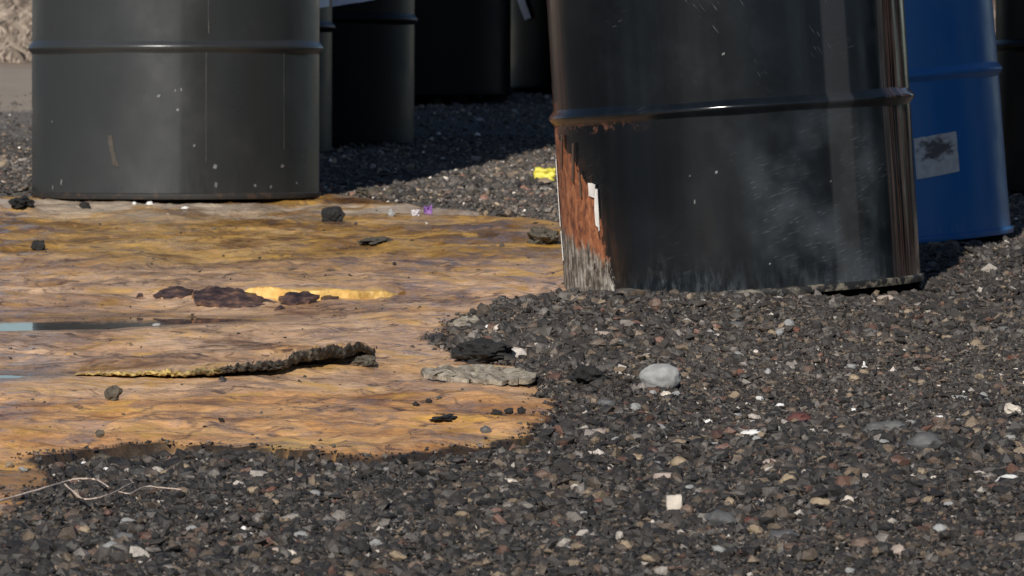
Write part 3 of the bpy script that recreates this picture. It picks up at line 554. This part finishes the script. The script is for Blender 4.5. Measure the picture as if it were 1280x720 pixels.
LIST = [
 (843, 641, 21, 22, 'cream', 'square cream coloured stone chip standing in the near gravel', dict(square=.75, rough=.12, d=.012)),
 (859, 644, 17, 14, 'brown', 'rounded brown pebble touching the square cream chip', {}),
 (831, 601, 30, 10, 'pinkish', 'pale tan rod-shaped stone above the square cream chip', dict(square=.5, rough=.08, d=.01)),
 (850, 587, 24, 15, 'tan', 'smooth tan oval pebble beside the rod-shaped stone', dict(rough=.1, yaw=.3)),
 (746, 546, 25, 10, 'pinkish', 'flat pinkish cream chip right of the crust tip', dict(rough=.35)),
 (796, 577, 20, 10, 'tan', 'angular sandy chip left of the tan oval pebble', dict(rough=.4)),
 (938, 546, 30, 8, 'white', 'flat bright white flake in the middle of the right gravel', dict(rough=.3)),
 (886, 530, 11, 6, 'white', 'small white chip up left of the flat white flake', dict(rough=.4)),
 (1264, 606, 40, 12, 'white', 'largest white flake at the right edge of the gravel', dict(rough=.35)),
 (1268, 520, 26, 14, 'cream', 'pale cream chip at the right edge above the white flake', dict(rough=.4, yaw=.35)),
 (1198, 500, 24, 6, 'pale_grey', 'thin pale sliver in the upper right gravel', dict(rough=.3)),
 (1105, 543, 58, 15, 'grey', 'long grey stone slab half sunk in the right gravel', dict(rough=.2, square=.4, yaw=-.1)),
 (1156, 566, 46, 25, 'slate', 'broad dull grey stone right of the long slab', dict(rough=.25)),
 (998, 530, 34, 14, 'red', 'dark red brick-like stone in the mid gravel', dict(rough=.3, yaw=-.25)),
 (1197, 586, 20, 14, 'tan', 'pointed orange tan pebble right of the dull grey stone', dict(rough=.35)),
 (1061, 630, 15, 10, 'cream', 'small wedge-shaped cream pebble in the right foreground', dict(rough=.4)),
 (1025, 637, 28, 14, 'tan', 'two-toned tan pebble left of the wedge-shaped one', dict(rough=.35)),
 (1175, 668, 20, 13, 'pale_grey', 'domed pale pebble low in the right foreground', dict(rough=.25)),
 (1077, 686, 26, 14, 'brown', 'blunt reddish brown stone low in the right foreground', dict(rough=.3)),
 (1124, 696, 22, 14, 'pinkish', 'whitish and brown pebble beside the blunt brown stone', dict(rough=.3)),
 (985, 607, 22, 14, 'tan', 'yellowish pebble below the flat white flake', dict(rough=.35)),
 (963, 582, 24, 8, 'pinkish', 'flat pinkish pebble below right of the red stone', dict(rough=.2)),
 (912, 634, 14, 12, 'tan', 'small yellow tan pebble right of the brown pebble', dict(rough=.3)),
 (782, 689, 18, 13, 'tan', 'tan pebble near the bottom below the square chip', dict(rough=.3)),
 (752, 632, 20, 9, 'rust', 'rust orange pebble left of the square cream chip', dict(rough=.2)),
 (734, 622, 16, 9, 'tan', 'pale olive pebble left of the rust orange one', dict(rough=.3)),
 (980, 677, 40, 14, 'slate', 'flat slate piece low in the right half', dict(rough=.25, square=.3)),
 (900, 660, 42, 22, 'slate', 'wide dark slate stone low right of the square chip', dict(rough=.35)),
 (938, 655, 22, 8, 'red', 'dusky pink stone right of the wide dark slate', dict(rough=.3)),
 (636, 608, 26, 10, 'cream', 'cream and white chip in the gravel under the crust tip', dict(rough=.4)),
 (618, 620, 16, 12, 'mud', 'olive brown pebble under the cream and white chip', dict(rough=.3)),
 (679, 600, 22, 12, 'brown', 'rounded brownish pebble right of the cream and white chip', dict(rough=.3)),
 (734, 624, 14, 9, 'tan', 'sandy pebble in the lower middle gravel', dict(rough=.3)),
 (520, 715, 20, 14, 'brown', 'tan brown pebble at the bottom edge left of centre', dict(rough=.3)),
 (605, 668, 14, 7, 'tan', 'small ochre pebble in the bottom middle', dict(rough=.2)),
 (507, 625, 12, 9, 'pinkish', 'pinkish pebble in the gravel below the crust edge', dict(rough=.3)),
 (105, 668, 17, 11, 'tan', 'pale tan pebble in the gravel below the dry twig', dict(rough=.35)),
 (155, 676, 24, 10, 'slate', 'dull grey pebble right of the pale tan one', dict(rough=.3)),
 (316, 618, 18, 10, 'tan', 'tan chip in the gravel below the crust, left of centre', dict(rough=.4)),
 (342, 634, 14, 10, 'tan', 'ochre pebble just right of the tan chip', dict(rough=.3)),
 (363, 700, 16, 13, 'cream', 'pale yellowish pebble near the bottom, left of centre', dict(rough=.3, yaw=-.5)),
 (313, 672, 7, 6, 'white', 'tiny round white pebble in the lower left gravel', dict(rough=.15)),
 (305, 665, 9, 7, 'white', 'small white chip above the tiny round white pebble', dict(rough=.3)),
 (343, 692, 16, 7, 'pinkish', 'flat whitish pebble low in the left half', dict(rough=.3)),
 (105, 585, 10, 8, 'white', 'white chip at the crust edge above the twig', dict(rough=.3)),
 (132, 591, 17, 7, 'white', 'white flat chip just above the twig fork', dict(rough=.3)),
 (172, 589, 22, 7, 'pale_grey', 'pale flat chip right of the white one, above the twig', dict(rough=.3)),
 (130, 580, 26, 12, 'mud', 'olive tan stone at the crust edge above the twig', dict(rough=.3)),
 (192, 594, 20, 7, 'cream', 'cream flat chip above the right end of the twig', dict(rough=.3)),
 (232, 590, 12, 10, 'tan', 'small tan pebble under the front crust edge', dict(rough=.3)),
 (758, 510, 26, 11, 'slate', 'grey flat pebble below left of the large rounded stone', dict(rough=.2, square=.3)),
 (832, 497, 15, 8, 'cream', 'white and tan chip just under the large rounded stone', dict(rough=.35)),
 (800, 411, 10, 5, 'white', 'bright white chip in the gravel below the drum', dict(rough=.4)),
 (755, 421, 24, 6, 'pinkish', 'pale flat chip in the gravel below the rusty flank', dict(rough=.3)),
 (820, 386, 18, 14, 'brown', 'brownish stone at the foot of the black drum', dict(rough=.3)),
 (920, 410, 26, 8, 'slate', 'flat grey stone in the gravel below the drum foot', dict(rough=.2)),
 (1108, 378, 24, 9, 'pinkish', 'flat tan stone under the right side of the black drum', dict(rough=.25)),
 (1068, 477, 15, 9, 'tan', 'sandy chip in the upper right gravel', dict(rough=.3)),
 (1087, 419, 17, 8, 'grey', 'grey flat pebble in the gravel right of the drum foot', dict(rough=.2)),
 (1255, 416, 20, 8, 'grey', 'grey domed pebble near the right edge', dict(rough=.2)),
 (1079, 458, 7, 6, 'white', 'small bright white chip in the upper right gravel', dict(rough=.3)),
 (1067, 516, 11, 6, 'white', 'white chip left above the long grey slab', dict(rough=.3)),
 (1175, 526, 14, 7, 'white', 'white chip right above the dull grey stone', dict(rough=.3)),
 (975, 510, 12, 6, 'white', 'white chip above the red stone', dict(rough=.3)),
 (960, 470, 9, 9, 'pale_grey', 'pale chip right of the large rounded stone', dict(rough=.3)),
 (955, 566, 14, 4, 'white', 'thin white splinter under the flat white flake', dict(rough=.2)),
 (952, 591, 22, 4, 'white', 'long white splinter in the right foreground gravel', dict(rough=.2)),
 (610, 412, 10, 6, 'white', 'upper white pebble in the gravel heap left of the drum', dict(rough=.3)),
 (622, 415, 11, 9, 'cream', 'cream pebble in the gravel heap left of the drum', dict(rough=.3)),
]
for (px, py, w, h, m, lab, kw) in LIST:
    stone('pebble' if w < 30 else 'stone', px, py, w, h, MS[m], lab, **{**dict(sub=3), **kw})
# loose pebbles nobody would single out
gl = {'tan': 'small tan pebble among many, loose in the dark gravel', 'white': 'tiny white chip among many, loose in the dark gravel', 'pale_grey': 'small pale grey pebble among many, loose in the dark gravel', 'brown': 'small brown pebble among many, loose in the dark gravel', 'rust': 'small rusty pebble among many, loose in the dark gravel'}
protos = {}
for i in range(150):
    m = random.choices(list(gl), [4, 1, 5, 5, 1])[0]; py = 400 + 320 * random.random() ** .8
    px = random.uniform(5, 1275)
    if py < 585 and px < 720: px = random.uniform(740, 1275)
    p = G(px, py); r = random.uniform(.0045, .0085) * (.6 if m == 'white' else 1)
    key = (m, i % 6)
    if key not in protos:
        v, f = ico(2); sd = random.random() * 50
        v = v * np.array([1 + .45 * mnoise.noise((a * 1.7 + sd, b * 1.7, c * 1.7)) for a, b, c in v])[:, None]; protos[key] = mesh_np('pebble', v, f); protos[key].materials.append(MS[m])
        o = link('pebble', protos[key], None, None, False)
    else: o = bpy.data.objects.new('pebble', protos[key]); COL.objects.link(o)
    o.location = (p[0], p[1], p[2] + r * .5); o.scale = (r * random.uniform(.8, 1.5), r, r * random.uniform(.5, .9)); o.rotation_euler = (random.uniform(-.4, .4), random.uniform(-.4, .4), random.uniform(0, 6))
    tag(o, gl[m], 'pebble', m.replace('_', ' ') + ' pebbles in the gravel')

# clods and bits lying on or beside the crust
CL = [(416, 277, 31, 19, 'dark', 'round dark clod on the back of the crust', dict(rough=.3)), (47, 313, 19, 13, 'dark', 'small black clod on the left of the crust', dict(rough=.4, square=.3)),
      (142, 502, 24, 20, 'mud', 'grey lumpy clod on the crust below the curled edge', dict(rough=.7)), (603, 455, 82, 32, 'dark', 'black tarry clod at the crust edge in front of the heap', dict(rough=.6, d=.1)),
      (735, 482, 52, 24, 'dark', 'black lump in the gravel right of the pale flake', dict(rough=.7, d=.08)), (679, 306, 42, 22, 'mud', 'gravelly clod beside the rusty flank of the drum', dict(rough=.7, d=.1)),
      (455, 459, 34, 15, 'mud', 'crumbling muddy clod at the right end of the curled edge', dict(rough=.8)), (552, 526, 40, 6, 'dark', 'flat black smear of tar on the front of the crust', dict(rough=.8, d=.12)),
      (620, 519, 16, 7, 'dark', 'left of three small black bits near the crust tip', dict(rough=.6)), (636, 518, 12, 8, 'dark', 'middle one of three small black bits near the crust tip', dict(rough=.6)), (652, 518, 12, 10, 'dark', 'right one of three small black bits near the crust tip', dict(rough=.6)),
      (520, 508, 10, 6, 'dark', 'black crumb on the crust left of the tip', dict(rough=.5)), (536, 504, 9, 6, 'dark', 'black crumb just right of another on the crust', dict(rough=.5)), (607, 542, 15, 10, 'slate', 'blue grey pebble on the front rim of the crust', dict(rough=.3)),
      (125, 546, 12, 9, 'mud', 'muddy crumb on the front left of the crust', dict(rough=.6)), (468, 306, 50, 8, 'mud', 'low crumbly ridge on the ochre back of the crust', dict(rough=.8, d=.2)), (493, 333, 5, 5, 'dark', 'tiny black crumb on the middle of the crust', {}),
      (106, 261, 16, 9, 'dark', 'dark clod at the foot of the charcoal drum', dict(rough=.5)), (168, 256, 6, 4, 'white', 'left white crumb under the charcoal drum', {}), (187, 257, 9, 5, 'white', 'middle white crumb under the charcoal drum', {}), (231, 262, 10, 4, 'white', 'right white crumb under the charcoal drum', {}),
      (489, 271, 10, 10, 'pale_grey', 'pale pebble by the purple petals', dict(rough=.4)), (487, 244, 10, 11, 'mud', 'tan stone at the shadow edge behind the crust', dict(rough=.4)), (462, 245, 38, 10, 'mud', 'dusty flat clod at the shadow edge behind the crust', dict(rough=.6, d=.12)),
      (629, 188, 7, 4, 'pale_grey', 'pale chip on the sunlit back gravel', dict(rough=.4)), (570, 128, 34, 14, 'grey', 'grey rubble lump in front of the deep shaded drum', dict(rough=.7, d=.15)), (620, 124, 40, 16, 'grey', 'second grey rubble lump by the deep shaded drum', dict(rough=.7, d=.15)), (545, 131, 18, 10, 'grey', 'small grey rubble lump left of the other lumps', dict(rough=.7, d=.1)),
      (598, 411, 10, 4, 'white', 'white crumb at the foot of the gravel heap', {}), (25, 262, 34, 16, 'dark', 'dark clod left of the charcoal drum foot', dict(rough=.7, d=.15)), (195, 408, 12, 4, 'pale_grey', 'pale crumb at the puddle edge', {})]
for (px, py, w, h, m, lab, kw) in CL:
    stone('clod' if m in ('dark', 'mud', 'grey') else 'pebble', px, py, w, h, MS[m], lab, 'clod' if m in ('dark', 'mud', 'grey') else 'pebble', **{**dict(sub=4 if w > 25 else 3, freq=1.9 if w > 25 else 1.6), **{k: (min(v, .42) if k == 'rough' else v) for k, v in kw.items()}})

# ================================================================== CRUST EDGES AND FLAKES
def lip(name, path, mat, label, cut=True, back=.3, N=240, rough=.0035, under=.06):
    """broken, lifted crust edge facing the viewer; path = [(px, foot py, height px)]"""
    px = np.array([p[0] for p in path], float); t = np.linspace(px[0], px[-1], N)
    fy = np.interp(t, px, [p[1] for p in path]); hh = np.interp(t, px, [p[2] for p in path])
    V = []; K = 0; ys = np.array([on_plane(t[i], fy[i] + 1.5 * mnoise.noise((t[i] * .03, 1, 4)))[1] for i in range(N)])
    xs_ = (t - 640) / F * ys; zs = slab_z(xs_, ys); kw = 9 if cut else 45; zs = np.convolve(np.pad(zs, kw // 2, mode='edge'), np.ones(kw) / kw, 'valid')
    for i in range(N):
        yy0 = ys[i]; p = np.array([xs_[i], yy0, float(zs[i])]); s = scale_at(yy0)
        H = hh[i] / s; g = rough * min(1, H / .012)
        H = max(-.002, H - .0015 + g * (1.4 * mnoise.noise((t[i] * .05, 0, 9)) + 1.5 * mnoise.noise((t[i] * .16, 3, 9)) + .8 * mnoise.noise((t[i] * .45, 3, 9))))
        
        for k, (dy, zz) in enumerate([(back, -.004), (back * .6, H * .30), (back * .3, H * .68), (back * .12, H * .9), (.012, H), (.004, H * .985), (0, H * .9), (-.002, H * .78), (-.001, H * .66), (.001, H * .54), (.003, H * .44), (.012, H * .38), (under, H * .3), (under * 1.6, -.01)]):
            yy = p[1] + dy; base = float(slab_z(p[0], yy)) if dy > .02 else p[2]
            if k <= 2: zz = zz * max(0, hh[i] / s - .0015) / H if abs(H) > 1e-5 else 0
            if not cut and k > 6: zz = H * .9 - (k - 6) * H * .35; yy = p[1] - .001 * (k - 6)
            zz2 = base + zz
            if 3 <= k <= 11: zz2 += g * .8 * mnoise.noise((t[i] * .18, k * .9, 2)); yy += g * 2.2 * mnoise.noise((t[i] * .16, k * .7, 7))
            V.append((p[0] + (g * mnoise.noise((t[i] * .3, k, 1)) if 3 <= k <= 11 else 0), yy, zz2))
        K = len(V) // (i + 1)
    me = mesh_np(name, np.array(V), grid_faces(N, K)); me.flip_normals(); o = link(name, me, mat, None, True, 60)
    return tag(o, label, 'crust')
n = NT('curled_crust'); c, w_ = crust_colour(n); sx, sy, sz = n.sep(n.obj())
nz = n.sep(n.n('ShaderNodeNewGeometry').outputs['Normal'])[1]
f = n.mr(n.math('ADD', sx, n.mr(n.noise(scale=30, det=4), 0, 1, -.08, .08, False)), -.47, -.38)
dark = n.ramp(n.noise(scale=90, det=5, rough=.7), [(.32, (.012, .010, .008)), (.5, (.04, .032, .022)), (.68, (.16, .13, .09))])
yel = n.ramp(n.noise(scale=110, det=4, rough=.7), [(.3, (.22, .14, .03)), (.55, (.58, .42, .14)), (.7, (.7, .55, .25))])
edge_c = n.mix(f, yel, dark); ed = n.attr('edge')
M_lip = n.set(base=n.mix(ed, c, edge_c), rough=.7, normal=n.bump(n.noise(scale=160, det=6, rough=.7), .9, .004))
def edge_attr(o, k0=4, K=14):
    N = len(o.data.vertices) // K; a = np.zeros((N, K)); a[:, k0:] = 1; a[:, k0 - 1] = .25; point_attr(o.data, 'edge', a.ravel())
l1 = lip('curled_crust', [(92, 470, 4), (130, 472, 7), (230, 474, 12), (300, 473, 17), (350, 468, 21), (400, 462, 27), (430, 456, 27), (452, 450, 21), (466, 447, 8)], M_lip, 'long curled crust edge, yellow at left and black at right, above its own shadow')
edge_attr(l1, 5)
n = NT('broken_yellow_crust'); c, w_ = crust_colour(n)
yel = n.ramp(n.noise(scale=60, det=4, rough=.6), [(.3, (.50, .27, .06)), (.55, (.68, .43, .13)), (.75, (.78, .56, .25))])
M_lip2 = n.set(base=n.mix(n.attr('edge'), c, yel), rough=.7, normal=n.bump(n.noise(scale=120, det=5), .5, .003))
l2 = lip('broken_crust', [(298, 373, 5), (312, 373, 14), (340, 373, 16), (380, 373, 13), (420, 372, 14), (450, 370, 11), (482, 367, 9), (494, 366, 4), (506, 364, 0)], M_lip2, 'broken crust step with a bright yellow face in the middle of the crust', cut=False, back=.4, N=160, rough=.0006)
edge_attr(l2, 4)

def flake(name, outline, tilt, thick, mat, label, cat='flake', lift=.002, amp=.003, seed=0):
    """thin plate lying tilted towards the viewer; outline in picture px"""
    cy = max(p[1] for p in outline); cx = sum(p[0] for p in outline) / len(outline); b = G(cx, cy); b[2] += lift
    nrm = np.array([0, -math.sin(R(tilt)), math.cos(R(tilt))]); pts = []
    M = len(outline)
    for i in range(M):
        a, c = np.array(outline[i], float), np.array(outline[(i + 1) % M], float); L = np.linalg.norm(c - a); k = max(1, int(L / 4))
        for t in np.linspace(0, 1, k, endpoint=False):
            q = a + (c - a) * t; q = q + np.array([5.5 * mnoise.noise((q[0] * .14, q[1] * .3, seed)), 2.6 * mnoise.noise((q[0] * .16, q[1] * .3, seed + 9)) + 1.6 * mnoise.noise((q[0] * .4, q[1] * .7, seed + 4))])
            r = ray(*q); d = (nrm @ (b - np.array([0, 0, CAMZ]))) / (nrm @ r); pts.append(np.array([r[0] * d, d, CAMZ + r[2] * d]))
    pts = np.array(pts); ctr = pts.mean(0); n_ = len(pts); rings = [1, .93, .78, .6, .4, .2]; V = []; Fc = []
    for s in rings:
        for p in pts:
            q = ctr + (p - ctr) * s; am = amp * (1 - s ** 6 * .6); V.append(q + nrm * am * (mnoise.noise((q[0] * 60, q[1] * 14, seed)) + .6 * mnoise.noise((q[0] * 150, q[1] * 40, seed))))
    V.append(ctr); c0 = len(V) - 1
    for k in range(len(rings) - 1):
        for i in range(n_): j = (i + 1) % n_; Fc.append((k * n_ + i, k * n_ + j, (k + 1) * n_ + j, (k + 1) * n_ + i))
    k = (len(rings) - 1) * n_
    for i in range(n_): Fc.append((k + i, k + (i + 1) % n_, c0))
    b0 = len(V)
    for p in pts: V.append(p - nrm * thick)
    for i in range(n_): j = (i + 1) % n_; Fc.append((b0 + i, b0 + j, j, i))
    Fc.append(tuple(b0 + i for i in range(n_)))
    me = bpy.data.meshes.new(name); me.from_pydata([tuple(v) for v in V], [], Fc); bm = bmesh.new(); bm.from_mesh(me); bmesh.ops.recalc_face_normals(bm, faces=bm.faces); bm.to_mesh(me); bm.free()
    o = link(name, me, mat, None, True, 40); return tag(o, label, cat)
n = NT('dark_resin_flake'); M_resin = n.set(base=n.ramp(n.noise(scale=45, det=5, rough=.65), [(.34, (.018, .010, .010)), (.5, (.06, .035, .032)), (.62, (.16, .09, .06)), (.72, (.30, .13, .04))]), rough=.42, normal=n.bump(n.noise(scale=90, det=5), .6, .004))
M_rust_chip = simple('rust_brown_chip', (.28, .12, .045), .6, .4, 60)
n = NT('grey_crust_flake'); M_gflake = n.set(base=n.ramp(n.noise(scale=110, det=5, rough=.7), [(.32, (.09, .075, .055)), (.48, (.26, .22, .165)), (.66, (.42, .38, .31))]), rough=.85, normal=n.bump(n.noise(scale=200, det=5, rough=.7), .8, .003))
flake('dark_flake', [(240, 366), (262, 358), (285, 359), (310, 364), (332, 372), (348, 379), (335, 384), (300, 385), (268, 380), (246, 376)], 13, .006, M_resin, 'big dark brown flake in front of the yellow step', seed=3)
flake('dark_flake', [(193, 366), (208, 359), (226, 358), (240, 362), (228, 371), (208, 373)], 13, .005, M_resin, 'small dark brown flake left of the big one', seed=6)
flake('dark_flake', [(345, 372), (362, 365), (384, 364), (398, 370), (390, 376), (360, 380)], 18, .005, M_resin, 'dull brown flake right of the big dark one', lift=.006, seed=11)
for k, (a, b, w, h, l) in enumerate(((196, 370, 9, 4, 'leftmost dark crumb beside the small dark flake'), (247, 371, 16, 8, 'rust brown chip between the two dark flakes'), (328, 366, 15, 7, 'dark chip on the right shoulder of the big dark flake'), (350, 386, 14, 4, 'thin dark chip under the big dark flake'), (412, 373, 22, 5, 'brown chip under the right half of the yellow step'), (176, 369, 12, 3, 'thin dark sliver left of all the dark flakes'))):
    flake('dark_chip', [(a - w / 2, b), (a - w / 4, b - h * .8), (a + w * .1, b - h), (a + w / 2, b - h * .4), (a + w * .3, b + h * .15), (a - w * .2, b + h * .2)], 14, .004, M_rust_chip if k == 1 else M_resin, l, 'chip', lift=.003, seed=30 + k)
flake('grey_flake', [(525, 463), (545, 458), (580, 456), (620, 457), (655, 461), (672, 468), (662, 474), (630, 476), (590, 474), (555, 471), (532, 468)], 8, .006, M_gflake, 'pale grey flat crust flake lying at the edge of the gravel', lift=.010, amp=.008, seed=15)
flake('grey_flake', [(560, 404), (575, 397), (592, 394), (600, 400), (588, 407), (570, 409)], 16, .004, M_gflake, 'small pale flake propped at the foot of the gravel heap', lift=.004, seed=21)

# petals and a yellow scrap
def scrap(name, px, py, w, h, col, label, cat, seed):
    p = G(px, py); s = scale_at(p[1]); k = 9; V = []
    for i in range(k):
        for j in range(k):
            a, b = i / (k - 1) - .5, j / (k - 1) - .5; wob = mnoise.noise((a * 4 + seed, b * 4, 2)); wr = 1 + .25 * mnoise.noise((b * 5, a * 3, seed))
            V.append(((a * wr) * w / s, .012 * wob + b * .01, (b * wr + .5) * h / s + .004 * mnoise.noise((a * 6, b * 6, seed))))
    me = mesh_np(name, np.array(V), grid_faces(k, k)); o = link(name, me, simple(name + '_sheet', col, .5, .15, 60), None, True)
    md = o.modifiers.new('thickness', 'SOLIDIFY'); md.thickness = .0012; o.location = p; return tag(o, label, cat)
scrap('plastic_scrap', 681, 229, 26, 19, (.62, .55, .07), 'crumpled bright yellow scrap on the gravel behind the black drum', 'scrap', 3.3)
scrap('petal', 519, 270, 9, 7, (.5, .46, .48), 'pale pinkish petal at the back edge of the crust', 'petal', 8.1)
scrap('petal', 535, 267, 10, 9, (.21, .10, .30), 'purple petal at the back edge of the crust', 'petal', 5.7)

# dry twig
def tube(pts, r0, r1, seg=7):
    pts = [Vector(p) for p in pts]; V = []; n_ = len(pts)
    for i, p in enumerate(pts):
        t = (pts[min(i + 1, n_ - 1)] - pts[max(i - 1, 0)]).normalized(); a = t.orthogonal().normalized(); b = t.cross(a); r = r0 + (r1 - r0) * i / (n_ - 1)
        for k in range(seg): q = p + (a * math.cos(k * 6.2832 / seg) + b * math.sin(k * 6.2832 / seg)) * r * (1 + .25 * mnoise.noise((i * .8, k, 1))); V.append(q[:])
    i = np.arange(n_ - 1)[:, None] * seg + np.arange(seg)[None]; j = np.arange(n_ - 1)[:, None] * seg + (np.arange(seg)[None] + 1) % seg
    return np.array(V), np.stack([i, j, j + seg, i + seg], 2).reshape(-1, 4)
M_twig = simple('dry_twig_bark', (.55, .44, .36), .8, .3, 80)
p0 = G(0, 632); tw = bpy.data.objects.new('dry_twig', None); COL.objects.link(tw); tw.location = p0; tag(tw, 'pale dry forked twig lying from the left edge onto the gravel', 'twig')
for name, pl, r0, r1 in (('stem', [(-60, 640), (-20, 631), (0, 626), (42, 614), (79, 603), (96, 598), (121, 599), (128, 604), (138, 610)], .0026, .0012), ('fork', [(79, 604), (90, 613), (102, 625), (125, 622), (146, 614), (160, 606), (168, 602)], .0018, .0008), ('fork', [(146, 614), (162, 618), (174, 611), (184, 607), (204, 610), (231, 612)], .0012, .0009), ('side_shoot', [(86, 610), (95, 616), (103, 624)], .001, .0006)):
    q = []
    for k in range(len(pl) - 1):
        for t in np.linspace(0, 1, 6, endpoint=False):
            a = np.array(pl[k]) + (np.array(pl[k + 1]) - np.array(pl[k])) * t; q.append(a)
    q.append(np.array(pl[-1], float)); q = [(sum(q[max(0, i - 2):i + 3]) / len(q[max(0, i - 2):i + 3])) for i in range(len(q))]
    dmin = np.linspace(p0[1] - .05, p0[1] - .12, len(q)); W = []
    for a in q:
        g_ = G(a[0], a[1] + 16); W.append(at(a[0], a[1] + .8 * mnoise.noise((a[0] * .1, a[1] * .1, 3)), g_[1]) - p0)
    V, Fq = tube(W, r0 * .55, r1 * .7); link(name, mesh_np(name, V, Fq), M_twig, tw, True)

# ================================================================== DRY BRUSH ON THE BANK (uncountable)
N = 90000; x = rng.uniform(-5, 5, N); y = 19.4 + 11 * rng.random(N) ** 1.4; zb = gravel_z(x, y) + 0.30 * sstep(19.7, 31, y) + .05 * fbm(x, y, .35, 3) * sstep(19.7, 22, y)
clump = fbm(x, y, 1.6, 3); k = clump > -.12; x, y, zb = x[k], y[k], zb[k]; N = len(x)
H = rng.uniform(.02, .085, N) * np.clip(.5 + (y - 19.4) * .25, .3, 1.0); a = rng.random(N) * 6.283; lean = rng.normal(0, .8, (N, 2)) * H[:, None]; wd = rng.uniform(.001, .003, N)
dx, dy = np.cos(a) * wd, np.sin(a) * wd
V = np.stack([np.stack([x - dx, y - dy, zb - .02], 1), np.stack([x + dx, y + dy, zb - .02], 1), np.stack([x + dx * .7 + lean[:, 0] * .4, y + dy * .7 + lean[:, 1] * .4, zb + H * .6], 1), np.stack([x + lean[:, 0], y + lean[:, 1], zb + H], 1)], 1).reshape(-1, 3)
i4 = np.arange(N)[:, None] * 4; Fb = np.concatenate([i4 + np.array([[0, 1, 2]]), i4 + np.array([[0, 2, 3]])])
bme = mesh_np('dry_brush', V, Fb); t = rng.random((N, 1)); bc = np.array((.12, .09, .07)) * (1 - t) + np.array((.40, .33, .26)) * t; point_attr(bme, 'col', np.repeat(bc, 4, 0))
n = NT('dry_stalk'); M_brush = n.set(base=n.attr('col'), rough=.8)
br = link('dry_brush', bme, M_brush); br['kind'] = 'stuff'; br['label'] = 'dry brown brush covering the far bank'; br['category'] = 'brush'

scene.render.resolution_x = 1024; scene.render.resolution_y = 576
